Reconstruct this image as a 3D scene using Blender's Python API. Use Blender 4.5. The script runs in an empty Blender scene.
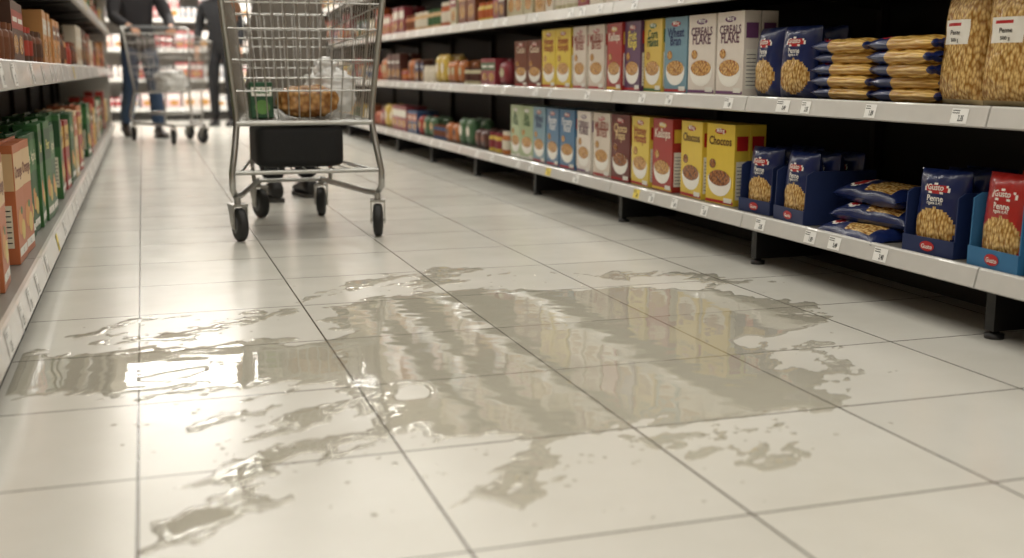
import bpy, math, random
import numpy as np
from mathutils import Vector, Matrix, noise, Euler
H=0.65
scn=bpy.context.scene
col=scn.collection
random.seed(7)
# ------------------------------------------------------------ materials
def lin(c):
    out=[]
    for v in c:
        v=v/255.0
        out.append(v/12.92 if v<=0.04045 else ((v+0.055)/1.055)**2.4)
    return out
MC={}
def mat(name,c,rough=0.5,metal=0.0,var=0.05,bump=0.0,scale=30,coat=0.0,spec=0.5):
    if name in MC: return MC[name]
    m=bpy.data.materials.new(name); m.use_nodes=True
    nt=m.node_tree; b=nt.nodes['Principled BSDF']
    l=lin(c)
    tc=nt.nodes.new('ShaderNodeTexCoord'); n=nt.nodes.new('ShaderNodeTexNoise')
    n.inputs['Scale'].default_value=scale; n.inputs['Detail'].default_value=3
    nt.links.new(tc.outputs['Object'],n.inputs['Vector'])
    mx=nt.nodes.new('ShaderNodeMix'); mx.data_type='RGBA'
    mx.inputs[6].default_value=[x*(1-var) for x in l]+[1]
    mx.inputs[7].default_value=[min(1,x*(1+var)) for x in l]+[1]
    nt.links.new(n.outputs['Fac'],mx.inputs[0]); nt.links.new(mx.outputs[2],b.inputs['Base Color'])
    b.inputs['Roughness'].default_value=rough; b.inputs['Metallic'].default_value=metal
    b.inputs['Coat Weight'].default_value=coat
    b.inputs['Specular IOR Level'].default_value=spec
    if bump:
        bp=nt.nodes.new('ShaderNodeBump'); bp.inputs['Strength'].default_value=bump; bp.inputs['Distance'].default_value=0.004
        nt.links.new(n.outputs['Fac'],bp.inputs['Height']); nt.links.new(bp.outputs['Normal'],b.inputs['Normal'])
    MC[name]=m; return m
def cm(c,rough=0.4):
    g=sum(c)/3.0; c=tuple(int(round(v*.9+g*.1)) for v in c)
    return mat('print_%d_%d_%d'%tuple(c),c,rough)
def pasta_mat(name,c1,c2,scale,stretch=1.0,rough=0.25,rot=(0.3,0.5,0.2)):
    if name in MC: return MC[name]
    m=bpy.data.materials.new(name); m.use_nodes=True
    nt=m.node_tree; b=nt.nodes['Principled BSDF']
    tc=nt.nodes.new('ShaderNodeTexCoord'); mp=nt.nodes.new('ShaderNodeMapping')
    mp.inputs['Scale'].default_value=(1,1,stretch); mp.inputs['Rotation'].default_value=rot
    v=nt.nodes.new('ShaderNodeTexVoronoi'); v.inputs['Scale'].default_value=scale
    r=nt.nodes.new('ShaderNodeValToRGB')
    r.color_ramp.elements[0].color=lin(c1)+[1]; r.color_ramp.elements[0].position=0.15
    r.color_ramp.elements[1].color=lin(c2)+[1]; r.color_ramp.elements[1].position=0.75
    nt.links.new(tc.outputs['Object'],mp.inputs[0]); nt.links.new(mp.outputs[0],v.inputs['Vector'])
    nt.links.new(v.outputs['Distance'],r.inputs[0]); nt.links.new(r.outputs[0],b.inputs['Base Color'])
    bp=nt.nodes.new('ShaderNodeBump'); bp.inputs['Strength'].default_value=0.6; bp.inputs['Distance'].default_value=0.004; bp.invert=True
    nt.links.new(v.outputs['Distance'],bp.inputs['Height']); nt.links.new(bp.outputs[0],b.inputs['Normal'])
    b.inputs['Roughness'].default_value=rough
    MC[name]=m; return m
def emis(name,c,s):
    m=bpy.data.materials.new(name); m.use_nodes=True
    nt=m.node_tree; nt.nodes.clear()
    e=nt.nodes.new('ShaderNodeEmission'); o=nt.nodes.new('ShaderNodeOutputMaterial')
    e.inputs[0].default_value=(*c,1); e.inputs[1].default_value=s
    nt.links.new(e.outputs[0],o.inputs[0]); return m
# ------------------------------------------------------------ mesh builder
_txt={}
def text_geo(s):
    if s in _txt: return _txt[s]
    cu=bpy.data.curves.new('t','FONT'); cu.body=s; cu.size=1; cu.align_x='CENTER'; cu.resolution_u=2
    cu.offset=0.02
    o=bpy.data.objects.new('t',cu); col.objects.link(o)
    dg=bpy.context.evaluated_depsgraph_get(); dg.update()
    me=o.evaluated_get(dg).to_mesh()
    v=[(p.co.x,p.co.y) for p in me.vertices]; f=[tuple(p.vertices) for p in me.polygons]
    o.evaluated_get(dg).to_mesh_clear()
    bpy.data.objects.remove(o); bpy.data.curves.remove(cu)
    _txt[s]=(v,f); return _txt[s]
class B:
    def __init__(s): s.v=[];s.f=[];s.m=[];s.mats=[];s.sm=[]
    def mi(s,m):
        if m not in s.mats: s.mats.append(m)
        return s.mats.index(m)
    def add(s,v,f,m,smooth=False):
        o=len(s.v); s.v+= [tuple(p) for p in v]; i=s.mi(m)
        for q in f: s.f.append(tuple(o+k for k in q)); s.m.append(i); s.sm.append(smooth)
    def box(s,a,b,m,M=None):
        x0,y0,z0=a;x1,y1,z1=b
        v=[(x0,y0,z0),(x1,y0,z0),(x1,y1,z0),(x0,y1,z0),(x0,y0,z1),(x1,y0,z1),(x1,y1,z1),(x0,y1,z1)]
        if M: v=[M@Vector(p) for p in v]
        s.add(v,[(0,3,2,1),(4,5,6,7),(0,1,5,4),(1,2,6,5),(2,3,7,6),(3,0,4,7)],m)
    def quadf(s,x0,z0,x1,z1,y,m):  # facing -y
        s.add([(x0,y,z0),(x1,y,z0),(x1,y,z1),(x0,y,z1)],[(0,1,2,3)],m)
    def ellf(s,cx,cz,rx,rz,y,m,n=20):
        s.add([(cx+rx*math.cos(6.2832*i/n),y,cz+rz*math.sin(6.2832*i/n)) for i in range(n)],[tuple(range(n))],m)
    def textf(s,t,cx,z,size,y,m,fn=None,wmax=None):
        v,f=text_geo(t)
        if wmax:
            w=max(p[0] for p in v)-min(p[0] for p in v); size=min(size,wmax/w)
        if fn: vv=[fn(cx+p[0]*size,z+p[1]*size) for p in v]
        else: vv=[(cx+p[0]*size,y,z+p[1]*size) for p in v]
        s.add(vv,f,m)
    def tube(s,pts,rad,m,seg=8,cap=True,flat=None):
        pts=[Vector(p) for p in pts]; n=len(pts)
        if not isinstance(rad,(list,tuple)): rad=[rad]*n
        t=[(pts[min(i+1,n-1)]-pts[max(i-1,0)]).normalized() for i in range(n)]
        up=Vector((0,0,1)) if abs(t[0].z)<0.9 else Vector((1,0,0))
        a=t[0].cross(up).normalized(); vs=[]
        for i in range(n):
            a=(a-t[i]*a.dot(t[i])).normalized(); b=t[i].cross(a)
            for k in range(seg):
                an=6.28318*k/seg
                vs.append(pts[i]+(a*math.cos(an)+b*math.sin(an))*rad[i])
        fs=[]
        for i in range(n-1):
            for k in range(seg):
                fs.append((i*seg+k,i*seg+(k+1)%seg,(i+1)*seg+(k+1)%seg,(i+1)*seg+k))
        s.add(vs,fs,m,True)
        if cap: s.add(vs[:seg],[tuple(range(seg))[::-1]],m); s.add(vs[-seg:],[tuple(range(seg))],m)
    def ell(s,c,r,m,nu=16,nv=10,M=None,fn=None):
        vs=[];fs=[]
        for j in range(nv+1):
            th=math.pi*j/nv
            for i in range(nu):
                ph=2*math.pi*i/nu
                d=Vector((math.sin(th)*math.cos(ph),math.sin(th)*math.sin(ph),math.cos(th)))
                p=Vector((d.x*r[0],d.y*r[1],d.z*r[2]))
                if fn: p=fn(d,p)
                p=p+Vector(c)
                if M: p=M@p
                vs.append(p)
        for j in range(nv):
            for i in range(nu):
                fs.append((j*nu+i,(j+1)*nu+i,(j+1)*nu+(i+1)%nu,j*nu+(i+1)%nu))
        s.add(vs,fs,m,True)
    def mesh(s,name,merge=False):
        me=bpy.data.meshes.new(name); me.from_pydata(s.v,[],s.f)
        for m in s.mats: me.materials.append(m)
        me.polygons.foreach_set('material_index',s.m); me.polygons.foreach_set('use_smooth',s.sm)
        me.update(); return me
    def obj(s,name,M=None,parent=None,bevel=0):
        return mkobj(name,s.mesh(name),M,parent,bevel)
def mkobj(name,me,M=None,parent=None,bevel=0):
    o=bpy.data.objects.new(name,me); col.objects.link(o)
    if parent: o.parent=parent
    if M: o.matrix_local=M
    if bevel:
        md=o.modifiers.new('bev','BEVEL'); md.width=bevel; md.segments=2; md.limit_method='ANGLE'; md.angle_limit=1.0
    return o
def empty(name,M=None):
    o=bpy.data.objects.new(name,None); col.objects.link(o)
    if M: o.matrix_world=M
    return o
T=Matrix.Translation
def Rz(a): return Matrix.Rotation(math.radians(a),4,'Z')
# ------------------------------------------------------------ floor / room
def floor_material():
    m=bpy.data.materials.new('floor_tiles'); m.use_nodes=True
    nt=m.node_tree; b=nt.nodes['Principled BSDF']; L=nt.links.new
    tc=nt.nodes.new('ShaderNodeTexCoord'); mp=nt.nodes.new('ShaderNodeMapping')
    mp.inputs['Location'].default_value=(0.042+0.4355*20,-0.1105+0.4355*20,0)
    br=nt.nodes.new('ShaderNodeTexBrick'); br.offset=0; br.squash=1
    br.inputs['Scale'].default_value=1; br.inputs['Brick Width'].default_value=0.4355; br.inputs['Row Height'].default_value=0.4355
    br.inputs['Mortar Size'].default_value=0.0024; br.inputs['Mortar Smooth'].default_value=0.1; br.inputs['Bias'].default_value=0
    br.inputs['Color1'].default_value=lin((221,219,211))+[1]; br.inputs['Color2'].default_value=lin((227,225,217))+[1]
    br.inputs['Mortar'].default_value=lin((88,80,68))+[1]
    L(tc.outputs['Object'],mp.inputs[0]); L(mp.outputs[0],br.inputs['Vector'])
    n=nt.nodes.new('ShaderNodeTexNoise'); n.inputs['Scale'].default_value=2.5; n.inputs['Detail'].default_value=5; n.inputs['Roughness'].default_value=0.6
    L(tc.outputs['Object'],n.inputs['Vector'])
    rp=nt.nodes.new('ShaderNodeValToRGB'); rp.color_ramp.elements[0].position=0.3; rp.color_ramp.elements[0].color=(0.92,0.915,0.90,1)
    rp.color_ramp.elements[1].position=0.6; rp.color_ramp.elements[1].color=(1,1,1,1)
    L(n.outputs['Fac'],rp.inputs[0])
    mx=nt.nodes.new('ShaderNodeMix'); mx.data_type='RGBA'; mx.blend_type='MULTIPLY'; mx.inputs[0].default_value=1
    L(br.outputs['Color'],mx.inputs[6]); L(rp.outputs[0],mx.inputs[7]); L(mx.outputs[2],b.inputs['Base Color'])
    mr=nt.nodes.new('ShaderNodeMapRange'); mr.inputs[3].default_value=0.15; mr.inputs[4].default_value=0.27
    n2=nt.nodes.new('ShaderNodeTexNoise'); n2.inputs['Scale'].default_value=6; n2.inputs['Detail'].default_value=3
    L(tc.outputs['Object'],n2.inputs['Vector']); L(n2.outputs['Fac'],mr.inputs[0]); L(mr.outputs[0],b.inputs['Roughness'])
    bp=nt.nodes.new('ShaderNodeBump'); bp.invert=True; bp.inputs['Strength'].default_value=0.5; bp.inputs['Distance'].default_value=0.0015
    L(br.outputs['Fac'],bp.inputs['Height'])
    n3=nt.nodes.new('ShaderNodeTexNoise'); n3.inputs['Scale'].default_value=10; n3.inputs['Detail'].default_value=1
    L(tc.outputs['Object'],n3.inputs['Vector'])
    bp2=nt.nodes.new('ShaderNodeBump'); bp2.inputs['Strength'].default_value=0.03; bp2.inputs['Distance'].default_value=0.004
    L(n3.outputs['Fac'],bp2.inputs['Height']); L(bp.outputs[0],bp2.inputs['Normal']); L(bp2.outputs[0],b.inputs['Normal'])
    return m
def plane(name,vs,m):
    b=B(); b.add(vs,[(0,1,2,3)],m); return b.obj(name)
XL,XR,YF,YB,ZC=-1.6,3.3,-2.5,16.6,3.2
wallm=mat('wall_paint',(215,208,195),0.7)
plane('floor',[(XL,YF,0),(XR,YF,0),(XR,YB,0),(XL,YB,0)],floor_material())
plane('ceiling',[(XL,YF,ZC),(XL,YB,ZC),(XR,YB,ZC),(XR,YF,ZC)],mat('ceiling_paint',(225,221,211),0.8))
plane('wall_left',[(XL,YF,0),(XL,YB,0),(XL,YB,ZC),(XL,YF,ZC)],wallm)
plane('wall_right',[(XR,YB,0),(XR,YF,0),(XR,YF,ZC),(XR,YB,ZC)],wallm)
plane('wall_back',[(XL,YB,0),(XR,YB,0),(XR,YB,ZC),(XL,YB,ZC)],wallm)
plane('wall_front',[(XR,YF,0),(XL,YF,0),(XL,YF,ZC),(XR,YF,ZC)],wallm)
b=B(); b.box((-.62,12.35,0),(-.34,12.63,ZC),wallm); b.box((-.635,12.335,0),(-.325,12.645,.1),wallm); b.obj('structural_pillar')
em=emis('tube_light',(1.0,0.965,0.88),18); em2=emis('tube_light_bright',(1.0,0.975,0.92),40)
fx=mat('fixture_white',(225,225,225),0.5)
def fixture(yy0,w,e_):
    b=B(); b.box((-.85,yy0,3.07),(2.55,yy0+w,3.2),fx); b.add([(-.82,yy0+.02,3.065),(-.82,yy0+w-.02,3.065),(2.52,yy0+w-.02,3.065),(2.52,yy0+.02,3.065)],[(0,1,2,3)],e_); b.obj('ceiling_light')
y=-1.9
while y<12.5: fixture(y,.18,em); y+=1.55
for yy0 in (12.9,13.9,14.8): fixture(yy0,.22,em2)
# ------------------------------------------------------------ spill
def build_spill():
    polys=[([(.52,3.5),(.60,4.0),(.72,4.75),(.95,4.95),(1.44,5.0),(1.9,4.85),(2.3,4.75),(2.75,4.25),(2.5,3.9),(2.12,3.6),(2.05,3.2),(1.96,2.88),(1.6,2.82),(1.31,2.9),(.94,2.85),(.7,2.95),(.62,3.2)],0.006),
     ([(-.6,4.25),(-.04,4.27),(.4,4.25),(.65,4.0),(.65,3.62),(.3,3.64),(-.06,3.64),(-.6,3.78)],0.004),
     ([(.0,2.80),(.3,2.97),(.56,3.14),(.54,2.98),(.3,2.78),(.1,2.7)],-.010),
     ([(-.04,2.38),(.0,2.62),(.25,2.78),(.24,2.6),(.12,2.45)],-.010),
     ([(.6,2.42),(.78,2.62),(.98,2.80),(.96,2.62),(.78,2.40)],-.012),
     ([(1.2,2.80),(1.85,2.8),(1.75,2.5),(1.5,2.3),(1.35,2.5)],-.026),
     ([(.5,4.9),(.9,5.4),(1.3,5.7),(1.8,5.45),(1.3,5.05)],-.020),
     ([(1.9,5.3),(2.5,5.2),(2.9,4.7),(2.4,4.7)],-.018),
     ([(.45,2.9),(.62,3.3),(.8,3.0)],-.008),
     ([(.0,3.0),(.1,3.6),(.5,3.55),(.5,3.1)],-.028),
     ([(2.0,2.9),(2.1,3.6),(2.45,3.7),(2.4,3.1)],-.034),
     ([(-.5,4.3),(-.1,4.8),(.6,4.9),(.5,4.3)],-.032)]
    st=0.006
    xs=np.arange(-.30,1.95,st); ys=np.arange(1.38,3.95,st)
    X,Y=np.meshgrid(xs,ys); F=np.full(X.shape,-1.0)
    for P,bias in polys:
        P=np.array(P)*H; n=len(P); d=np.full(X.shape,9.0); ins=np.zeros(X.shape,bool)
        for i in range(n):
            a=P[i];c=P[(i+1)%n]; e=c-a
            t=np.clip(((X-a[0])*e[0]+(Y-a[1])*e[1])/(e@e),0,1)
            d=np.minimum(d,np.hypot(X-a[0]-t*e[0],Y-a[1]-t*e[1]))
            cr=((a[1]>Y)!=(c[1]>Y)); 
            with np.errstate(all='ignore'): xx=(c[0]-a[0])*(Y-a[1])/(c[1]-a[1]+1e-12)+a[0]
            ins^=(cr&(X<xx))
        sd=np.where(ins,d,-d)
        if bias<-.015: sd=np.minimum(sd,.03)+bias-.012
        else: sd=sd+bias
        F=np.maximum(F,sd)
    Z=np.zeros(X.shape)
    for j in range(len(ys)):
        for i in range(len(xs)):
            if F[j,i]<-.15: Z[j,i]=-.01; continue
            p=Vector((xs[i],ys[j],0))
            q=Vector((p.x*.8+p.y*.6,(-p.x*.6+p.y*.8)*1.8,0))
            nz=noise.fractal(q*5,0.8,2,3)*.064+noise.fractal(q*19+Vector((9,3,1)),0.8,2,3)*.034
            f=F[j,i]+nz
            hole=noise.noise(q*3.6+Vector((3.3,7.7,0)))
            if hole>.42: f-= (hole-.42)*.8
            if f>0: z=.0016*(1-math.exp(-f/.010))
            else: z=max(-.004,f*.16)
            Z[j,i]=z
    b_v=[];b_f=[];idx={}
    nj,ni=Z.shape
    def vid(j,i):
        k=(j,i)
        if k not in idx: idx[k]=len(b_v); b_v.append((xs[i],ys[j],Z[j,i]+.0002))
        return idx[k]
    for j in range(nj-1):
        for i in range(ni-1):
            if max(Z[j,i],Z[j+1,i],Z[j,i+1],Z[j+1,i+1])>-.0002:
                b_f.append((vid(j,i),vid(j,i+1),vid(j+1,i+1),vid(j+1,i)))
    m=bpy.data.materials.new('spilled_water'); m.use_nodes=True; nt=m.node_tree; nt.nodes.clear(); L=nt.links.new
    o=nt.nodes.new('ShaderNodeOutputMaterial'); tr=nt.nodes.new('ShaderNodeBsdfTransparent'); gl=nt.nodes.new('ShaderNodeBsdfGlossy')
    tr.inputs[0].default_value=(0.985,0.97,0.925,1); gl.inputs['Roughness'].default_value=0.04
    df=nt.nodes.new('ShaderNodeBsdfDiffuse'); df.inputs[0].default_value=(.74,.70,.61,1)
    m2=nt.nodes.new('ShaderNodeMixShader'); m2.inputs[0].default_value=.18
    L(tr.outputs[0],m2.inputs[1]); L(df.outputs[0],m2.inputs[2])
    fr=nt.nodes.new('ShaderNodeFresnel'); fr.inputs[0].default_value=1.55
    mx=nt.nodes.new('ShaderNodeMixShader'); tc=nt.nodes.new('ShaderNodeTexCoord')
    n=nt.nodes.new('ShaderNodeTexNoise'); n.inputs['Scale'].default_value=6; n.inputs['Detail'].default_value=2
    bp=nt.nodes.new('ShaderNodeBump'); bp.inputs['Strength'].default_value=0.16; bp.inputs['Distance'].default_value=0.01
    L(tc.outputs['Object'],n.inputs['Vector']); L(n.outputs['Fac'],bp.inputs['Height'])
    L(bp.outputs[0],gl.inputs['Normal']); L(bp.outputs[0],fr.inputs['Normal'])
    L(fr.outputs[0],mx.inputs[0]); L(m2.outputs[0],mx.inputs[1]); L(gl.outputs[0],mx.inputs[2]); L(mx.outputs[0],o.inputs[0])
    b=B(); b.add(b_v,b_f,m,True)
    rnd=random.Random(3)
    for k in range(240):   # droplets
        c=rnd.choice([(.2,3.3,.35,.25),(.3,2.9,.35,.15),(1.5,2.7,.3,.15),(.9,2.6,.4,.25),(1.6,5.1,.8,.3),(.1,4.5,.35,.2),(2.3,4.3,.3,.4)])
        x=(c[0]+rnd.gauss(0,c[2]*.6))*H; yy=(c[1]+rnd.gauss(0,c[3]*.6))*H; r=rnd.uniform(.0015,.006)
        vs=[(x,yy,.0018)]; fs=[]
        for q in range(10):
            an=q*.62832; rr=r*(1+.3*math.sin(q*2.1+k)); vs.append((x+rr*math.cos(an)*.7,yy+rr*math.sin(an)*.7,.0014))
        for q in range(10):
            an=q*.62832; rr=r*(1+.3*math.sin(q*2.1+k)); vs.append((x+rr*math.cos(an),yy+rr*math.sin(an),.0002))
        for q in range(10):
            fs.append((0,1+q,1+(q+1)%10)); fs.append((1+q,11+q,11+(q+1)%10,1+(q+1)%10))
        b.add(vs,fs,m,True)
    b.obj('water_spill')
build_spill()
# ------------------------------------------------------------ shelving
white=mat('shelf_enamel',(208,206,200),0.35); rail=mat('price_rail',(206,204,199),0.3,coat=.3)
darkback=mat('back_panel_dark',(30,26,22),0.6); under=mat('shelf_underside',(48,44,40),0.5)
board=mat('shelf_board',(120,116,109),0.4)
blackp=mat('black_plastic',(22,22,22),0.45); tagw=cm((248,248,245)); tagy=cm((250,225,90)); ink=cm((40,40,40))
def gondola(name,M,L,levels,lip,depth,seams,height,base='feet',seed=1,back=None):
    rnd=random.Random(seed); b=B(); dk=back or darkback
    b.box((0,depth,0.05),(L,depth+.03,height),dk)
    xs=[0]+sorted(seams)+[L]
    for z in levels:
        for a,c in zip(xs[:-1],xs[1:]):
            b.box((a+.002,0.012,z+lip-.012),(c-.002,depth,z+lip-.003),board)
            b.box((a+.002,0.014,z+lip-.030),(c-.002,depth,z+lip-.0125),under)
            v=[(a+.003,-.004,z),(c-.003,-.004,z),(c-.003,-.010,z+.004),(a+.003,-.010,z+.004),(c-.003,0.0,z+lip-.004),(a+.003,0.0,z+lip-.004),(c-.003,.004,z+lip),(a+.003,.004,z+lip),(c-.003,.014,z+lip),(a+.003,.014,z+lip),(a+.003,.014,z),(c-.003,.014,z)]
            b.add(v,[(0,1,2,3),(3,2,4,5),(5,4,6,7),(7,6,8,9),(0,10,11,1),(10,9,8,11),(0,3,5,7,9,10),(1,11,8,6,4,2)],rail)
            x=a+rnd.uniform(.05,.3)
            while x<c-.1:
                w=rnd.choice([.05,.06,.075]); m=tagy if rnd.random()<.08 else tagw
                z0=z+.008; z1=z+lip-.008
                def yy(zz): return -.010+.010*(zz-z-.004)/(lip-.008)-.0012
                b.add([(x,yy(z0),z0),(x+w,yy(z0),z0),(x+w,yy(z1),z1),(x,yy(z1),z1)],[(0,1,2,3)],m)
                t,f=text_geo(rnd.choice(['1.89','0.49','2.35','0.99','2.40']))
                s=(z1-z0)*.55
                b.add([(x+w*.62+p[0]*s*.6,yy(z0+.006+p[1]*s)-.0008,z0+.006+p[1]*s) for p in t],f,ink)
                for k in range(2):
                    zz=z1-.006-k*.006
                    b.add([(x+.004,yy(zz)-.0008,zz),(x+w*.5,yy(zz)-.0008,zz),(x+w*.5,yy(zz)-.0008,zz+.002),(x+.004,yy(zz)-.0008,zz+.002)],[(0,1,2,3)],ink)
                x+=w+rnd.uniform(.06,.45)
    for x in xs:
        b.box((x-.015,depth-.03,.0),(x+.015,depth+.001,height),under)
        for z in levels: # bracket
            b.add([(x-.002,.03,z+lip-.03),(x-.002,depth,z+lip-.03),(x-.002,depth,z+lip-.09),(x+.002,.03,z+lip-.03),(x+.002,depth,z+lip-.03),(x+.002,depth,z+lip-.09)],[(0,1,2),(3,5,4),(0,2,5,3)],under)
        if base=='feet':
            xx=min(max(x,.03),L-.03)
            b.box((xx-.016,.045,.02),(xx+.016,depth,levels[0]+lip-.03),blackp)
            b.tube([(xx,.062,0),(xx,.062,.012),(xx,.062,.013),(xx,.062,.06)],[.024,.024,.012,.012],blackp,12)
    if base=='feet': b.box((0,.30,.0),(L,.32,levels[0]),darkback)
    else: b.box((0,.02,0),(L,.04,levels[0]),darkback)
    for x in (0,L): b.box((x-.02 if x==0 else x,.02,.06),(x if x==0 else x+.02,depth+.03,height),white)
    return b.obj(name,M)
LIP=.052; DEP=.52
XRF=2.93*H; YR1=15.4; YR0=-1.2
MR=T((XRF,YR1,0))@Rz(-90)          # local x -> -Y , local y -> +X
def rx(Y): return YR1-Y
LR=[.127,.514,.884,1.25,1.60]
seamsY=[3.45*H+1.15*k for k in range(-3,11)]
gondola('gondola_shelving',MR,YR1-YR0,LR,LIP,DEP,[rx(s) for s in seamsY if YR0+.2<s<YR1-.2],2.0)
XLF=-.455*H; YL0=-1.2; YL1=12.2
ML=T((XLF,YL0,0))@Rz(90)
LL=[.065,.605,.98,1.36]
def lx(Y): return Y-YL0
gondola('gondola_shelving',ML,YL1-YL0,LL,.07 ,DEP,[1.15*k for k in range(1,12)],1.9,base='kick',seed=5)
MB_=T((-1.2,15.7,0))
gondola('gondola_shelving',MB_,4.2,[.12,.50,.88,1.26,1.62],.05,.45,[1.05,2.1,3.15],2.1,base='kick',seed=6,back=white)
# ------------------------------------------------------------ products
crisp=pasta_mat('cereal_flakes',(235,190,110),(150,90,40),90)
choc=pasta_mat('cereal_choco',(190,120,60),(90,50,25),90)
pasta=pasta_mat('pasta_fill',(240,206,136),(150,104,42),150,0.45)
spag=pasta_mat('spaghetti_fill',(236,200,116),(176,128,52),150,0.06,rot=(0,0,0))
navy=mat('navy_film',(18,34,84),0.3,bump=.3,scale=25,coat=.2)
navyc=mat('navy_card',(28,44,88),0.5); bluec=mat('blue_card',(50,112,158),0.5)
redp=cm((196,28,32)); whitep=cm((240,236,226)); clearf=mat('clear_film_label',(216,198,156),0.25)
def cereal_mesh(key,base,title,w=.19,h=.285,d=.062,tcol=(60,30,20),accent=(196,28,32),food=None,band=None):
    b=B(); bm=cm(base,.32); food=food or crisp
    b.box((-w/2,0,0),(w/2,d,h),bm)
    y=-.0007
    if band: b.quadf(-w/2+.001,h*.50,w/2-.001,h*.86,y,cm(band)); y-=.0005
    b.ellf(0,h*.91,w*.2,h*.035,y-.0003,cm(accent)); b.textf('Millog',0,h*.895,.022,y-.0008,whitep,wmax=w*.32)
    words=title.split('|')
    for k,t in enumerate(words):
        b.textf(t,0,h*(.74-.11*k),.05,y-.0008,cm(tcol),wmax=w*.8)
    bw=w*.42; n=20; zt=h*.32
    pts=[(bw*math.cos(math.pi*i/n)*(1.0),y-.0002,zt-h*.22*math.sin(math.pi*i/n)**.8) for i in range(n+1)]
    b.add(pts[::-1],[tuple(range(n+1))[::-1]],cm((250,246,236)))
    b.ellf(0,zt,bw,h*.085,y-.0006,cm((252,250,244)),24)
    b.ellf(0,zt+h*.008,bw*.92,h*.10,y-.0009,food,24)
    b.ellf(w*.08,zt+h*.02,w*.1,h*.03,y-.0012,food,14)
    b.ellf(-w*.26,h*.50,w*.12,h*.06,y-.0005,food,12)
    b.quadf(-w/2+.001,.004,w/2-.001,h*.05,y,cm(accent))
    b.quadf(w*.18,h*.03,w*.46,h*.09,y-.0012,whitep)
    for sx in (1,-1):
        xx=sx*(w/2+.0006)
        def q(y0,z0,y1,z1,m,o=0): 
            X=xx+sx*o; b.add([(X,y0,z0),(X,y1,z0),(X,y1,z1),(X,y0,z1)],[(0,1,2,3) if sx>0 else (3,2,1,0)],m)
        q(.008,h*.08,d-.008,h*.55,cm((240,234,220)))
        for k in range(9): q(.012,h*(.12+.045*k),d-.014,h*(.128+.045*k),ink,.0005)
        q(.008,h*.68,d-.008,h*.86,cm(accent))
    b.box((-w/2+.003,d*.48,h),(w/2-.003,d*.53,h+.0012),cm([int(c*.8) for c in base]))
    return b.mesh('cereal_box_'+key)
CE={
 'choccos':cereal_mesh('choccos',(236,202,60),'Choccos',tcol=(90,40,20),food=choc),
 'yellow':cereal_mesh('yellow',(234,204,70),'Honey|Hoops',tcol=(170,40,20)),
 'yellow2':cereal_mesh('yellow2',(228,194,80),'Corn|Flakes',tcol=(30,90,40),accent=(40,120,60)),
 'white':cereal_mesh('white',(232,222,210),'CEREALS|FLAKE',tcol=(110,70,90),accent=(120,70,120),w=.2),
 'white2':cereal_mesh('white2',(226,212,194),'MUESLI|BITES',tcol=(160,60,40)),
 'red':cereal_mesh('red',(178,48,40),'Kellops',tcol=(250,240,220),accent=(240,200,60)),
 'maroon':cereal_mesh('maroon',(110,40,34),'Choco|Pops',tcol=(250,220,160),food=choc),
 'blue':cereal_mesh('blue',(70,122,165),'Frosty|Rice',tcol=(250,250,250)),
 'lblue':cereal_mesh('lblue',(120,160,178),'Wheat|Bran',tcol=(40,60,110)),
 'purple':cereal_mesh('purple',(96,60,98),'Fruit|Rings',tcol=(250,230,90)),
 'green':cereal_mesh('green',(170,190,140),'Bio|Oats',tcol=(40,90,40),accent=(240,240,235)),
 'brown':cereal_mesh('brown',(120,62,40),'Cacao',tcol=(240,220,190),h=.24),
}
def carton_mesh(key,base,c2,title,tcol,w=.165,h=.32,d=.075):
    b=B(); b.box((-w/2,0,0),(w/2,d,h),cm(base)); y=-.0007
    b.quadf(-w/2+.001,h*.62,w/2-.001,h*.93,y,cm(c2)); b.textf(title,0,h*.72,.05,y-.0006,cm(tcol),wmax=w*.85)
    b.ellf(-w*.12,h*.34,w*.26,h*.11,y,cm((226,150,70)),20); b.ellf(w*.15,h*.26,w*.22,h*.09,y-.0005,cm((220,190,90)),20); b.ellf(w*.05,h*.43,w*.12,h*.035,y-.0007,cm((70,130,60)),14)
    b.quadf(-w*.45,h*.06,w*.45,h*.13,y,whitep); b.textf('1 L',0,h*.075,.018,y-.0006,ink)
    for sx in(1,-1):
        xx=sx*(w/2+.0006)
        def q(y0,z0,y1,z1,m,o=0):
            X=xx+sx*o; b.add([(X,y0,z0),(X,y1,z0),(X,y1,z1),(X,y0,z1)],[(0,1,2,3) if sx>0 else (3,2,1,0)],m)
        q(.002,h*.62,d-.002,h*.93,cm(c2)); q(.012,h*.14,d-.012,h*.5,cm((236,228,205)))
        for k in range(7): q(.016,h*(.18+.045*k),d-.018,h*(.19+.045*k),ink,.0005)
    b.box((-w/2,d*.46,h),(w/2,d*.54,h+.008),cm(base))
    return b.mesh('juice_carton_'+key)
CA={'o':carton_mesh('o',(200,112,66),(226,190,140),'Orange',(130,50,20)),
 'g':carton_mesh('g',(40,92,48),(60,120,60),'Apple',(240,235,200)),
 'g2':carton_mesh('g2',(56,112,56),(36,82,44),'Pear',(240,230,120),h=.34),
 'c':carton_mesh('c',(222,196,150),(200,100,60),'Peach',(250,240,220)),
 'r':carton_mesh('r',(170,48,40),(220,176,80),'Cherry',(120,20,20),h=.30)}
SH=[z+LIP-.002 for z in LR]
def place_box(key,Y,lev,back=.04,rows=2,rot=0,dz=0):
    for r in range(rows):
        M=MR@T((rx(Y),back+r*.066,SH[lev]+dz))@Rz(rot if r==0 else random.uniform(-1.5,1.5))
        mkobj('cereal_box',CE[key],M,bevel=.0012)
for key,Y in [('white',5.55),('white',5.88),('lblue',6.21),('yellow2',6.53),('purple',6.84),('red',7.14),('white2',7.46),('white2',7.78),('yellow',8.12),('yellow',8.44)]:
    place_box(key,Y*H,1,.045,rot=random.uniform(-4,4))
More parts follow.
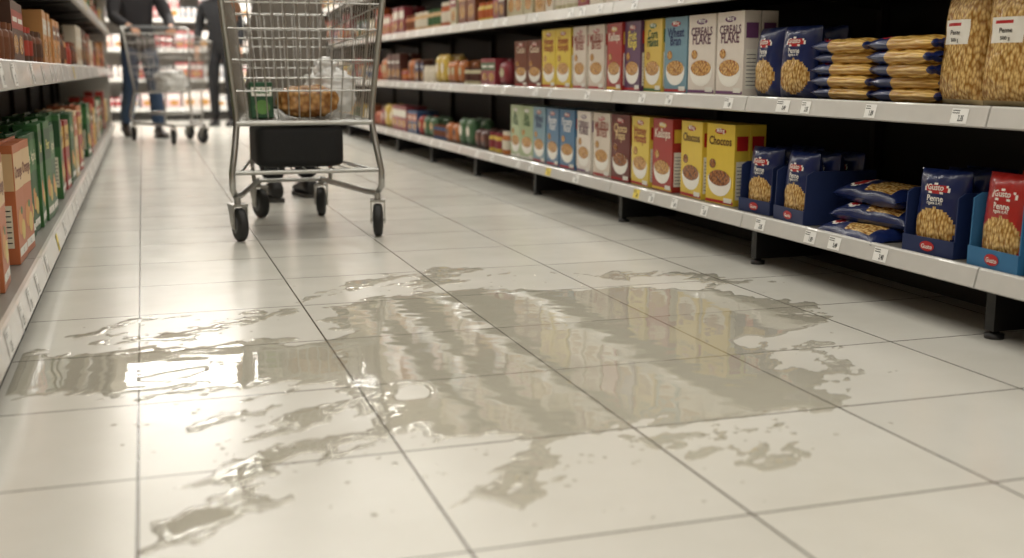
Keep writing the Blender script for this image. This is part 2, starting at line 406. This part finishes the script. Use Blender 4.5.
for Y in (8.80,9.15): place_box('brown',Y*H,1,.05,rot=3)
for key,Y in [('choccos',5.62),('choccos',5.97),('red',6.36),('yellow',6.69),('maroon',7.01),('white2',7.34),('white',7.68),('blue',8.02),('blue',8.34),('lblue',8.66),('green',8.97),('green',9.27)]:
    place_box(key,Y*H,0,.045,rot=random.uniform(-4,4))
def bag_mesh(key,w,h,t,film,fill,style='window'):
    nx,ny=26,38
    def prof(u,v):
        e=max(0,1-abs(2*u-1)**3.0)**.55
        q=max(0,1-abs(2*v-1)**5)**.6
        wr=.0045*noise.noise(Vector((u*5,v*7,t*50)))+.002*noise.noise(Vector((u*14,v*20,t*90)))+.0016*math.sin(v*60+u*9)*max(0,abs(2*v-1)-.7)
        return (t/2)*e*q+wr*e
    def ww(v): return w*(1-.06*math.sin(math.pi*v)+.02*abs(2*v-1))
    b=B()
    def P(u,v,s): 
        x=(u-.5)*ww(v); z=v*h
        x+=.003*math.sin(v*9+t*99)*abs(2*u-1)
        if v>.93: x+=.001*math.sin(v*200)
        return (x,t/2-s*prof(u,v),z)
    for s in (1,-1):
        vs=[P(i/nx,j/ny,s) for j in range(ny+1) for i in range(nx+1)]
        groups={}
        for j in range(ny):
            for i in range(nx):
                u=(i+.5)/nx;v=(j+.5)/ny; m=film
                if style=='window':
                    if ((u-.5)/.42)**2+((v-.30)/.24)**2<1: m=fill
                    if s>0 and ((u-.5)/.27)**2+((v-.77)/.06)**2<1: m=whitep
                    if s>0 and ((u-.5)/.24)**2+((v-.77)/.05)**2<1: m=redp
                elif style=='clear':
                    m=fill if .05<v<.93 else clearf
                    if s>0 and .52<v<.74 and .2<u<.8: m=whitep
                    if s>0 and .68<v<.72 and .25<u<.6: m=redp
                elif style=='long':
                    if .30<v<.94: m=fill
                    if s>0 and ((u-.5)/.3)**2+((v-.18)/.07)**2<1: m=redp
                elif style=='band':
                    if .44<v<.86 and .1<u<.9: m=fill
                    if s>0 and ((u-.5)/.36)**2+((v-.22)/.09)**2<1: m=whitep
                    if s>0 and ((u-.5)/.30)**2+((v-.22)/.07)**2<1: m=redp
                a=j*(nx+1)+i; f=(a,a+1,a+nx+2,a+nx+1)
                groups.setdefault(m,[]).append(f if s>0 else f[::-1])
        for m,f in groups.items(): b.add(vs,f,m,True)
    def fn(x,z): 
        v=z/h; u=x/ww(v)+.5; return (x,t/2-prof(u,v)-.0012,z)
    if style=='window': b.textf('Gusto',0,h*.755,.024,0,whitep,fn,wmax=w*.32); b.textf('Penne',0,h*.62,.022,0,whitep,fn,wmax=w*.34); b.textf('rigate n.41',0,h*.58,.012,0,whitep,fn,wmax=w*.34)
    if style=='clear': b.textf('Penne',0,h*.61,.016,0,cm((60,50,40)),fn,wmax=w*.36); b.textf('500 g',0,h*.55,.012,0,cm((60,50,40)),fn,wmax=w*.36)
    me=b.mesh('pasta_bag_'+key); return me
BG={'n':bag_mesh('n',.165,.215,.075,navy,pasta),'n2':bag_mesh('n2',.175,.225,.07,navy,pasta),
 'c':bag_mesh('c',.165,.285,.085,clearf,pasta,'clear'),
 'l':bag_mesh('l',.10,.29,.042,navy,spag,'long'),
 'b':bag_mesh('b',.15,.325,.062,navy,pasta,'band'),
 'r':bag_mesh('r',.165,.225,.07,mat('red_film',(170,38,34),.3,bump=.3,coat=.2),pasta),
 }
def bag(key,Y,lev,back,rot=0,tilt=0,dz=0,name='pasta_bag'):
    M=MR@T((rx(Y*H),back,SH[lev]+dz))@Rz(rot)@Matrix.Rotation(math.radians(tilt),4,'X')
    return mkobj(name,BG[key],M)
for Y,r in ((3.47,6),(3.745,-5),(3.18,4),(2.9,-3)): bag('c',Y,1,.03,r,-3)
for Y in (3.47,3.76,3.1): bag('c',Y,1,.13,5,-3)
def flatM(Y,lev,dz,back,ang,roll=0):
    R=Matrix(((0,0,1,0),(1,0,0,0),(0,-1,0,0),(0,0,0,1)))
    return MR@T((rx(Y*H),back,SH[lev]+dz))@Rz(ang)@Matrix.Rotation(math.radians(roll),4,'X')@R
def lay(key,Y,lev,dz,back,ang,name,roll=0,up=.040): return mkobj(name,BG[key],flatM(Y,lev,dz+up,back,ang,roll))
rr=random.Random(11)
for k in range(5):
    lay('l',4.73,1,k*.034,.09+rr.uniform(-.01,.01),rr.uniform(-5,5),'spaghetti_pack')
    lay('l',4.27,1,k*.034,.08+rr.uniform(-.01,.01),rr.uniform(-5,5),'spaghetti_pack')
    lay('l',4.73,1,k*.034,.21,rr.uniform(-3,3),'spaghetti_pack')
    lay('l',4.27,1,k*.034,.20,rr.uniform(-3,3),'spaghetti_pack')
for Y,r in ((4.92,7),(5.21,-5)): bag('n2',Y,1,.04,r,-3)
for Y in (4.9,5.18): bag('n2',Y,1,.13,-3,-3)
def tray(Y,w,d,h,lev,back,rot,m,keys):
    e=empty('pasta_display_tray',MR@T((rx(Y*H),back,SH[lev]))@Rz(rot))
    b=B(); t=.004; hf=h*.26; hs=h*.98
    b.box((-w/2,0,0),(w/2,d,t),m)
    b.box((-w/2,0,t),(w/2,t,hf),m); b.box((-w/2,d-t,t),(w/2,d,hs),m)
    for s in (-1,1):
        x0=s*w/2; x1=s*(w/2-t); prof=[(t,t),(d-t,t),(d-t,hs),(d*.12,hs),(d*.03,hs*.93),(t,hf)]; n=len(prof)
        v=[(x0,p,q) for p,q in prof]+[(x1,p,q) for p,q in prof]
        f=[tuple(range(n)),tuple(range(n,2*n))[::-1]]+[(i,i+n,(i+1)%n+n,(i+1)%n) for i in range(n)]
        b.add(v,f,m)
    b.ellf(0,hf*.5,w*.14,hf*.3,-.0014,redp); b.textf('Gusto',0,hf*.36,.016,-.002,whitep,wmax=w*.22)
    b.obj('card_tray',parent=e)
    for i,kx in enumerate(keys):
        mkobj('bag_%d'%(i+1),BG[kx],T((0,.008+i*.076,t+.002))@Rz((-1)**i*3)@Matrix.Rotation(math.radians(-3),4,'X'),parent=e)
tray(5.21,.19,.245,.17,0,.035,3,navyc,['n','n','n'])
tray(4.84,.20,.245,.17,0,.02,-4,navyc,['n','n','n'])
for (Yb,dz,yo,a,ro) in [(4.60,0,.095,-5,8),(4.56,.056,.115,5,10),(4.60,.112,.15,-3,8),(4.6,0,.29,3,0),(4.6,.06,.29,-4,0)]:
    lay('b',Yb,0,dz,yo,a,'pasta_bag',ro,up=.036)
tray(3.79,.185,.245,.17,0,.02,5,navyc,['n','n','n'])
tray(3.42,.185,.245,.18,0,.02,-3,bluec,['r','r','r'])
tray(3.1,.185,.245,.18,0,.02,-3,bluec,['r','r','r'])
PAL=[(180,48,40),(220,186,76),(230,220,200),(70,110,70),(60,90,136),(200,116,56),(130,70,40),(214,174,120),(150,50,60),(236,228,212),(90,50,40),(196,96,50),(200,190,150)]
def massed(name,M,x0,x1,z,hmin,hmax,seed,pal=PAL,kinds='bjp',back=.05,rows=2,dep=.09):
    rnd=random.Random(seed); b=B(); x=x0
    while x<x1:
        k=rnd.choice(kinds); n=rnd.choice([1,2,2,3]); c=rnd.choice(pal); c2=rnd.choice(pal); 
        if k=='b': w=rnd.uniform(.10,.19); h=rnd.uniform(hmin,hmax)
        elif k=='j': w=rnd.uniform(.06,.085); h=rnd.uniform(hmin*.7,hmax*.62); n+=2
        else: w=rnd.uniform(.12,.17); h=rnd.uniform(hmin*.8,hmax*.85)
        for q in range(n):
            if x+w>x1: break
            for r in range(rows):
                y0=back+r*(dep+.005)+rnd.uniform(-.008,.008); cx=x+w/2
                if k=='b':
                    b.box((x,y0,z),(x+w,y0+dep*.8,z+h),cm(c)); y=y0-.0007
                    if r==0:
                        b.quadf(x+.002,z+h*.55,x+w-.002,z+h*.85,y,cm(c2)); b.ellf(cx,z+h*.3,w*.36,h*.17,y,crisp,14)
                        b.quadf(x+w*.15,z+h*.66,x+w*.85,z+h*.74,y-.0005,whitep)
                elif k=='j':
                    rr_=w*.46; b.tube([(cx,y0+rr_,z),(cx,y0+rr_,z+h*.74),(cx,y0+rr_,z+h*.82),(cx,y0+rr_,z+h*.84)],[rr_,rr_,rr_*.82,rr_*.8],cm(c),12)
                    b.tube([(cx,y0+rr_,z+h*.2),(cx,y0+rr_,z+h*.62)],rr_+.001,cm(c2),12,False)
                    b.tube([(cx,y0+rr_,z+h*.84),(cx,y0+rr_,z+h)],rr_*.86,cm(c2),12)
                else:
                    def fn(d,p):
                        e=lambda t,a:math.copysign(abs(t)**a,t)
                        return Vector((e(d.x,.5)*w*.48,e(d.y,.8)*dep*.42,e(d.z,.45)*h*.5))
                    b.ell((cx,y0+dep*.42,z+h*.5),(1,1,1),cm(c),14,8,fn=fn)
                    b.box((x+.01,y0+dep*.40,z+h*.95),(x+w-.01,y0+dep*.44,z+h*1.04),cm(c))
                    if r==0: b.ellf(cx,z+h*.55,w*.26,h*.2,y0-.001,cm(c2),14)
            x+=w+.006
        x+=rnd.uniform(.0,.03)
    return b.obj(name,M)
far=YR1-9.45*H
massed('grocery_packages',MR,.05,far-.02,SH[0],.13,.22,21)
massed('grocery_packages',MR,.05,far-.02,SH[1],.13,.25,22)
massed('grocery_packages',MR,.05,rx(2.9),SH[2],.15,.27,23,kinds='bbj')
massed('grocery_packages',MR,rx(2.8),YR1-YR0-.1,SH[2],.15,.27,29,kinds='bbj')
massed('grocery_packages',MR,.05,YR1-YR0-.1,SH[3],.15,.27,24,kinds='bbp')
massed('grocery_packages',MR,.05,YR1-YR0-.1,SH[4],.15,.27,25,kinds='bbp')
massed('grocery_packages',MR,rx(2.7*H),YR1-YR0-.1,SH[1],.15,.27,26)
massed('grocery_packages',MR,rx(2.85*H),YR1-YR0-.1,SH[0],.15,.27,27)
SL=[z+.07-.002 for z in LL]
lrnd=random.Random(4)
keys=['o','o','c','o','o','g','g2','g','g2','r','g','c','r','o','g','r']
Y=2.85
for g in keys:
    for q in range(2):
        bk=.03+lrnd.uniform(0,.035)
        for r in range(2): mkobj('juice_carton',CA[g],ML@T((lx(Y*H),bk+r*.085,SL[0]))@Rz(lrnd.uniform(-6,6)),bevel=.0015)
        Y+=.275
    Y+=lrnd.choice([0,.04,.1])
YE=Y
PL=[(200,96,50),(60,110,60),(180,48,40),(120,70,45),(220,182,92),(225,215,195),(70,50,40)]
massed('grocery_packages',ML,lx(YE*H),YL1-YL0-.1,SL[0],.2,.33,31,PL,'bbp')
massed('grocery_packages',ML,.1,lx(2.65*H),SL[0],.2,.33,35,PL,'bb')
massed('grocery_packages',ML,.1,YL1-YL0-.1,SL[1],.15,.24,32,[(120,70,45),(180,60,44),(160,90,50),(225,215,195),(214,150,84),(90,60,45)],'bbj')
massed('grocery_packages',ML,.1,YL1-YL0-.1,SL[2],.15,.24,33,PL,'bj')
massed('grocery_packages',ML,.1,YL1-YL0-.1,SL[3],.15,.24,34,PL,'bb')
PB=[(240,230,228),(230,190,190),(206,110,110),(244,240,236),(230,210,200),(190,196,204),(190,60,64)]
for i,z in enumerate([.12,.50,.88,1.26,1.62]):
    massed('grocery_packages',MB_,.05,4.1,z+.05,.15,.27,41+i,PB,'bbj')
# ------------------------------------------------------------ shopping carts
chrome=mat('chrome_wire',(186,185,182),0.28,metal=1.0,var=.03); tubem=mat('chrome_tube',(172,171,167),0.3,metal=.9)
rubber=mat('rubber',(28,28,28),0.6); greyp=mat('grey_plastic',(90,92,95),0.4)
def cart(M,dense=1.0):
    e=empty('shopping_cart',M)
    def C(s,end,k):
        if end==0: return Vector((s*(.26+.05*k),.04-.07*k,.455+.53*k))
        return Vector((s*(.17+.035*k),.70+.13*k,.475+.42*k))
    b=B(); r=.0028
    nS=int(22*dense); nE=int(13*dense)
    for k in (0,.22,.44,.66,.84,1):
        rr_=.0055 if k in(0,1) else .0034
        loop=[C(-1,0,k),C(1,0,k),C(1,1,k),C(-1,1,k),C(-1,0,k)]
        for a,c in zip(loop[:-1],loop[1:]): b.tube([a,c],rr_,chrome,6)
    for s in(-1,1):
        for i in range(nS+1):
            m=i/nS; b.tube([C(s,0,0).lerp(C(s,1,0),m),C(s,0,1).lerp(C(s,1,1),m)],r,chrome,5,False)
    for end in(0,1):
        for i in range(nE+1):
            m=i/nE; b.tube([C(-1,end,0).lerp(C(1,end,0),m),C(-1,end,1).lerp(C(1,end,1),m)],r,chrome,5,False)
    for i in range(nE+1):
        m=i/nE; b.tube([C(-1,0,0).lerp(C(1,0,0),m),C(-1,1,0).lerp(C(1,1,0),m)],r,chrome,5,False)
    for i in range(1,6):
        m=i/6; b.tube([C(-1,0,0).lerp(C(-1,1,0),m),C(1,0,0).lerp(C(1,1,0),m)],.0035,chrome,5,False)
    for i in range(10):
        x=-.2+.4*i/9; b.tube([(x,.04,.62),(x,.10,.92)],r,chrome,5,False)
    for z,y in ((.62,.04),(.77,.07),(.92,.10)): b.tube([(-.24,y,z),(.24,y,z)],.004,chrome,6)
    b.obj('basket_wires',parent=e)
    b=B()
    for s in(-1,1):
        b.tube([(s*.30,-.13,1.04),(s*.31,-.07,1.03),(s*.31,-.03,.985),(s*.262,.035,.5),(s*.26,.035,.45),(s*.272,.012,.36),(s*.288,-.01,.26),(s*.288,-.01,.20),(s*.276,.02,.168),(s*.25,.12,.165),(s*.15,.66,.165),(s*.14,.73,.165)],.0125,tubem,10)
        b.tube([(s*.165,.58,.168),(s*.17,.60,.25),(s*.165,.62,.46)],.009,tubem,8)
        b.tube([(s*.25,.05,.262),(s*.18,.60,.262)],.007,tubem,8)
    b.tube([(-.262,.03,.448),(.262,.03,.448)],.011,tubem,10)
    b.tube([(-.285,-.005,.262),(.285,-.005,.262)],.009,tubem,10)
    b.tube([(-.17,.6,.262),(.17,.6,.262)],.008,tubem,8)
    b.tube([(-.15,.70,.165),(.15,.70,.165)],.009,tubem,8)
    for i in range(9):
        m=i/8; b.tube([(-.22+.44*m,-.005,.266),(-.15+.3*m,.6,.266)],.003,chrome,5,False)
    b.obj('frame',parent=e)
    b=B(); b.tube([(-.30,-.13,1.04),(.30,-.13,1.04)],.014,tubem,12); b.tube([(-.24,-.13,1.04),(.24,-.13,1.04)],.018,greyp,12); b.obj('handle',parent=e)
    wi=0
    for (x,y,a) in ((-.272,.0,14),(.272,.0,-10),(-.14,.71,20),(.14,.71,-12)):
        b=B(); wi+=1
        b.tube([(0,0,.17),(0,0,.135)],.013,tubem,10)
        b.box((-.030,-.04,.136),(.030,.04,.144),tubem)
        for s in(-1,1):
            v=[(s*.024,-.036,.14),(s*.024,.036,.14),(s*.024,-.002,.05),(s*.024,-.034,.05),(s*.029,-.036,.14),(s*.029,.036,.14),(s*.029,-.002,.05),(s*.029,-.034,.05)]
            b.add(v,[(0,1,2,3),(7,6,5,4),(0,4,5,1),(1,5,6,2),(2,6,7,3),(3,7,4,0)],tubem)
        w=.019; R_=.0655
        b.tube([(-w,-.02,R_),(-w*.85,-.02,R_),(-w*.5,-.02,R_),(w*.5,-.02,R_),(w*.85,-.02,R_),(w,-.02,R_)],[.048,.059,.065,.065,.059,.048],rubber,24)
        b.tube([(-w-.002,-.02,R_),(w+.002,-.02,R_)],.034,greyp,16); b.tube([(-.031,-.02,R_),(.031,-.02,R_)],.007,tubem,8)
        b.obj('caster_%d'%wi,T((x,y,0))@Rz(a),parent=e)
    return e
ct=cart(T((.595,4.47,0))@Rz(-1))
blackc=mat('black_fabric',(14,14,15),0.8,bump=.4)
b=B()
def soft(d,p):
    e=lambda t,a:math.copysign(abs(t)**a,t)
    return Vector((e(d.x,.22)*.172,e(d.y,.22)*.20,e(d.z,.25)*.082))
b.ell((-.020,.22,.355),(1,1,1),blackc,40,20,fn=soft); b.obj('bag_body',parent=ct)
def crumple(b,c,r,m,seed,amp=.25,p=.7):
    def fn(d,q):
        e=lambda t,a:math.copysign(abs(t)**a,t)
        n=noise.fractal(d*2.2+Vector((seed,0,0)),1,2,3)*amp+abs(noise.noise(d*6+Vector((0,seed,0))))*amp*.35
        return Vector((e(d.x,p)*r[0],e(d.y,p)*r[1],e(d.z,p)*r[2]))*(1+n)
    b.ell(c,(1,1,1),m,48,30,fn=fn)
plastic=mat('white_plastic_bag',(232,232,230),0.35,coat=.2)
M0=ct.matrix_world
b=B(); crumple(b,(.13,.27,.565),(.095,.11,.085),plastic,3); crumple(b,(.11,.22,.65),(.04,.035,.04),plastic,5,.5); b.obj('plastic_carrier_bag',M0)
b=B(); crumple(b,(.02,.10,.53),(.115,.055,.06),pasta_mat('bread_bag',(206,160,100),(130,84,40),45),8,.12); b.obj('bread_bag',M0)
b=B()
b.box((-.045,0,0),(.045,.05,.14),cm((34,84,50))); b.quadf(-.04,.085,.04,.12,-.0008,whitep); b.textf('Salad',0,.095,.03,-.0014,cm((40,120,60)),wmax=.07); b.ellf(0,.042,.03,.028,-.0008,cm((100,150,70)))
b.obj('green_grocery_pack',M0@T((-.155,.10,.466))@Rz(8)@Matrix.Rotation(-.12,4,'X'),bevel=.004)
# ------------------------------------------------------------ people
skin=mat('skin',(205,155,125),0.5,var=.08); hairm=mat('hair_dark',(40,28,20),0.6,bump=.5,scale=80)
def head(e,M,hair):
    b=B()
    def fn(d,p):
        x,y,z=d
        jaw=1-.28*max(0,-z)**1.2
        px=p.x*jaw; py=p.y*(1-.08*max(0,-z)); pz=p.z
        if y>0:
            nz=math.exp(-((x/.16)**2))*math.exp(-(((z+.12)/.2)**2)); py+=.022*nz
            for s in(-1,1): py-=.010*math.exp(-(((x-s*.38)/.16)**2)-(((z-.06)/.13)**2))
            py+=.006*math.exp(-((x/.3)**2)-(((z+.5)/.07)**2))
            py+=.010*math.exp(-((x/.3)**2)-(((z+.85)/.15)**2))
        return Vector((px,py,pz))
    b.ell((0,0,0),(.076,.094,.118),skin,40,30,fn=fn)
    for s in(-1,1):
        b.ell((s*.029,.078,.007),(.0125,.0125,.0105),cm((240,240,238)),12,8)
        b.ell((s*.029,.0895,.007),(.0055,.003,.0055),ink,10,6)
        b.ell((s*.078,-.005,-.005),(.011,.018,.031),skin,12,10)
        b.tube([(s*.014,.09,.027),(s*.03,.09,.031),(s*.044,.080,.026)],[.002,.0035,.002],hair,6)
    b.tube([(-.024,.083,-.058),(-.01,.092,-.056),(0,.0925,-.057),(.01,.092,-.056),(.024,.083,-.058)],[.002,.005,.005,.005,.002],cm((170,95,85)),8)
    b.obj('head',M,e)
    b=B()
    def fh(d,p):
        k=1.0
        if d.y>.1 and d.z<.42: k=.86
        if d.z<-.35: k=.86
        return p*k*(1+.03*noise.noise(d*6))
    b.ell((0,-.008,.012),(.086,.103,.122),hair,36,26,fn=fh); b.obj('hair',M,e)
def hand(e,name,M,curl,side):
    b=B()
    def fn(d,p):
        ee=lambda t,a:math.copysign(abs(t)**a,t)
        return Vector((ee(d.x,.6)*.041*(1+.12*d.y),ee(d.y,.7)*.052,d.z*.015))
    b.ell((0,.045,0),(1,1,1),skin,20,14,fn=fn)
    b.tube([(0,-.05,0),(0,-.02,0),(0,.02,0)],[.026,.025,.024],skin,12)
    for i,(x,l) in enumerate(((-.031,.070),(-.0105,.080),(.0105,.075),(.030,.058))):
        x*=side; p=Vector((x*.8,.06,0)); pts=[p]; a=0; pts.append(Vector((x,.09,0)))
        for k,f in enumerate((.45,.3,.25)):
            a+=math.radians(curl*(.8 if k==0 else 1.0)); q=pts[-1]+Vector((x*.05,math.cos(a)*l*f,-math.sin(a)*l*f)); pts.append(q)
        pts.append(pts[-1]+(pts[-1]-pts[-2])*.15)
        b.tube(pts,[.0095,.0095,.0088,.0082,.007,.003],skin,10)
    s=-side
    b.tube([(s*.025,.02,-.004),(s*.044,.045,-.014),(s*.05,.068,-.026),(s*.044,.088,-.036),(s*.042,.092,-.038)],[.013,.0125,.0105,.009,.003],skin,10)
    b.obj(name,M,e)
def shoe(e,name,M,m,sole):
    b=B(); secs=[(-.085,.02,.05),(-.078,.032,.085),(-.04,.037,.10),(0,.037,.095),(.05,.040,.07),(.10,.046,.052),(.14,.045,.042),(.17,.034,.032),(.185,.014,.02)]
    n=16; vs=[]
    for (y,w,h) in secs:
        for k in range(n):
            a=6.28318*k/n; vs.append((w*math.copysign(abs(math.cos(a))**.8,math.cos(a)),y,.018+max(-.1*h,h*(.5+.5*math.sin(a))-.0)*.95))
    fs=[(i*n+k,i*n+(k+1)%n,(i+1)*n+(k+1)%n,(i+1)*n+k) for i in range(len(secs)-1) for k in range(n)]
    fs+= [tuple(range(n))[::-1],tuple((len(secs)-1)*n+k for k in range(n))]
    b.add(vs,fs,m,True)
    m2=len(secs); vs=[]
    for z in(0,.02):
        for (y,w,h) in secs: vs.append((w+.003,y,z))
        for (y,w,h) in secs[::-1]: vs.append((-w-.003,y,z))
    q=2*m2; b.add(vs,[tuple(range(q))[::-1],tuple(range(q,2*q))]+[(i,(i+1)%q,(i+1)%q+q,i+q) for i in range(q)],sole)
    b.obj(name,M,e)
def person(name,loc,rot,J,top,bottom,shoec,hair=hairm,curl=55,hem=.86,headturn=0,scale=1.0,feet=None,rad={}):
    e=empty(name,T(loc)@Rz(rot)@Matrix.Scale(scale,4))
    P={'pel':(0,0,.95),'waist':(0,0,1.10),'chest':(0,.0,1.30),'nb':(0,-.005,1.45),'neck':(0,.005,1.54),
       'shL':(-.185,0,1.40),'shR':(.185,0,1.40),'hipL':(-.092,0,.89),'hipR':(.092,0,.89)}
    P.update(J)
    R={'pel':.135,'waist':.13,'chest':.15,'nb':.075,'neck':.052,'shL':.068,'shR':.068,'elL':.052,'elR':.052,'wrL':.036,'wrR':.036,'hipL':.098,'hipR':.098,'knL':.070,'knR':.070,'anL':.052,'anR':.052}
    R.update(rad)
    E=[('pel','waist','t'),('waist','chest','t'),('chest','nb','t'),('nb','neck','n'),('chest','shL','t'),('chest','shR','t'),('shL','elL','a'),('elL','wrL','a'),('shR','elR','a'),('elR','wrR','a'),
       ('pel','hipL','l'),('pel','hipR','l'),('hipL','knL','l'),('knL','anL','l'),('hipR','knR','l'),('knR','anR','l')]
    names=list(R.keys()); me=bpy.data.meshes.new('body'); me.from_pydata([P[n] for n in names],[(names.index(a),names.index(c)) for a,c,_ in E],[])
    o=bpy.data.objects.new('tmp',me); col.objects.link(o)
    sk=o.modifiers.new('s','SKIN'); sk.use_smooth_shade=True
    for i,n in enumerate(names):
        d=me.skin_vertices[0].data[i]; d.radius=(R[n],R[n]); d.use_root=(n=='pel')
    su=o.modifiers.new('u','SUBSURF'); su.levels=2; su.render_levels=2
    dg=bpy.context.evaluated_depsgraph_get(); dg.update()
    nm=bpy.data.meshes.new_from_object(o.evaluated_get(dg)); bpy.data.objects.remove(o)
    def near(p):
        best=None
        for a,c,k in E:
            A=Vector(P[a]);C_=Vector(P[c]); d=C_-A; t=max(0,min(1,(p-A).dot(d)/d.dot(d))); q=(p-A-d*t).length/((R[a]*(1-t)+R[c]*t))
            if best is None or q<best[0]: best=(q,k,t,a)
        return best
    for v in nm.vertices:
        if abs(v.co.x)<.2 and .8<v.co.z<1.47:
            n_=near(v.co)
            if n_[1] in 'tl': v.co.y*=.76
        v.co+=Vector((noise.noise(v.co*9),noise.noise(v.co*9+Vector((5,5,5))),0))*.008
    nm.materials.clear()
    for m in (top,bottom,skin): nm.materials.append(m)
    for p in nm.polygons:
        n_=near(p.center); k=n_[1]
        if k=='n' and n_[2]>.35: mi=2
        elif k=='l' and p.center.z<hem: mi=1
        else: mi=0
        p.material_index=mi; p.use_smooth=True
    nm.name='body'; mkobj('body',nm,None,e)
    head(e,T((0,.02,1.645))@Rz(headturn),hair)
    sole=mat('shoe_sole',(60,58,55),.7)
    for s,k in (('L','left'),('R','right')):
        a=Vector(P['an'+s]); lift=(feet or {}).get(s,(0,0))
        shoe(e,'shoe_'+k,T((a.x,a.y,max(0,a.z-.085)))@Matrix.Rotation(math.radians(lift[1]),4,'X'),shoec,sole)
        el=Vector(P['el'+s]); w=Vector(P['wr'+s]); d=(w-el).normalized()
        pn=Vector((0,0,1)) if abs(d.z)<.7 else Vector((1 if s=='R' else -1,0,0))
        x=d.cross(pn).normalized(); z=x.cross(d)
        M=Matrix(((x.x,d.x,z.x,w.x),(x.y,d.y,z.y,w.y),(x.z,d.z,z.z,w.z),(0,0,0,1)))@T((0,.03,0))
        hand(e,'hand_'+k,M,curl,(1 if s=='L' else -1)*(-1))
    return e
jack=mat('dark_jacket',(38,36,40),.8,bump=.4,scale=12); jeans=mat('blue_jeans',(52,72,100),.85,bump=.3,scale=20)
blackt=mat('black_cloth',(20,20,24),.85,bump=.3,scale=14); greyc=mat('grey_coat',(112,106,98),.85,bump=.3,scale=12); shoeb=mat('black_shoe',(24,22,22),.5); shoebr=mat('brown_shoe',(60,50,46),.5)
fwd=Vector((.30,-.954,0)); rotA=math.degrees(math.atan2(-fwd.x,fwd.y)); manA=Vector((-.02,11.9,0))
person('man_pushing_cart',manA,rotA,{'elL':(-.27,.13,1.14),'wrL':(-.2,.385,1.055),'elR':(.27,.13,1.14),'wrR':(.2,.385,1.055),
  'knL':(-.10,.12,.50),'anL':(-.10,.20,.085),'knR':(.10,.03,.50),'anR':(.10,-.22,.13)},jack,jeans,shoebr,curl=62,feet={'R':(0,-18)},headturn=-15,
  rad={'pel':.15,'waist':.15,'chest':.17,'elL':.065,'elR':.065,'shL':.08,'shR':.08,'knL':.08,'knR':.08,'anL':.065,'anR':.065})
c2=cart(T(manA+fwd*.60)@Rz(rotA),.8)
M0=c2.matrix_world
b=B(); crumple(b,(0,.3,.56),(.12,.16,.09),plastic,13); b.obj('plastic_carrier_bag',M0)
person('woman_in_dark_coat',(.90,14.0,0),160,{'elL':(-.26,.02,1.13),'wrL':(-.26,.12,.90),'elR':(.26,-.02,1.13),'wrR':(.25,.10,.90),
  'knL':(-.10,.03,.50),'anL':(-.10,.0,.085),'knR':(.10,.02,.50),'anR':(.11,-.04,.085)},blackt,blackt,shoeb,curl=20,hem=.7)
c=person('shopper_in_grey_coat',(.70,5.86,0),8,{'elL':(-.25,.06,1.13),'wrL':(-.22,.26,1.02),'elR':(.25,.06,1.13),'wrR':(.22,.26,1.02),
  'knL':(-.10,.05,.50),'anL':(-.105,-.03,.085),'knR':(.10,.06,.50),'anR':(.105,.10,.085)},greyc,blackt,shoeb,curl=30,hem=.7,rad={'knL':.085,'knR':.085,'anL':.065,'anR':.065})
b=B(); n=32; vs=[];rows=[(1.02,.155,.12),(.9,.185,.15),(.75,.20,.17),(.6,.215,.185),(.48,.23,.20),(.475,.222,.192),(.6,.205,.175)]
for z,a,d in rows:
    for k in range(n):
        an=6.28318*k/n; w=1+.04*math.sin(an*5+z*3); vs.append((a*w*math.cos(an),d*w*math.sin(an),z))
b.add(vs,[(i*n+k,(i+1)*n+k,(i+1)*n+(k+1)%n,i*n+(k+1)%n) for i in range(len(rows)-1) for k in range(n)],greyc,True); b.obj('coat_skirt',parent=c)
# ------------------------------------------------------------ world, camera
w=bpy.data.worlds.new('world'); scn.world=w; w.use_nodes=True; w.node_tree.nodes['Background'].inputs[0].default_value=(.8,.85,.9,1); w.node_tree.nodes['Background'].inputs[1].default_value=.1
cd=bpy.data.cameras.new('camera'); cam=bpy.data.objects.new('camera',cd); col.objects.link(cam)
cam.location=(0,0,H); cam.rotation_euler=(math.radians(90-10.4),0,math.radians(-17.75)); cd.lens=40; cd.sensor_width=36
cd.dof.use_dof=True; cd.dof.focus_distance=3.2; cd.dof.aperture_fstop=2.4
scn.camera=cam
scn.view_settings.view_transform='Standard'
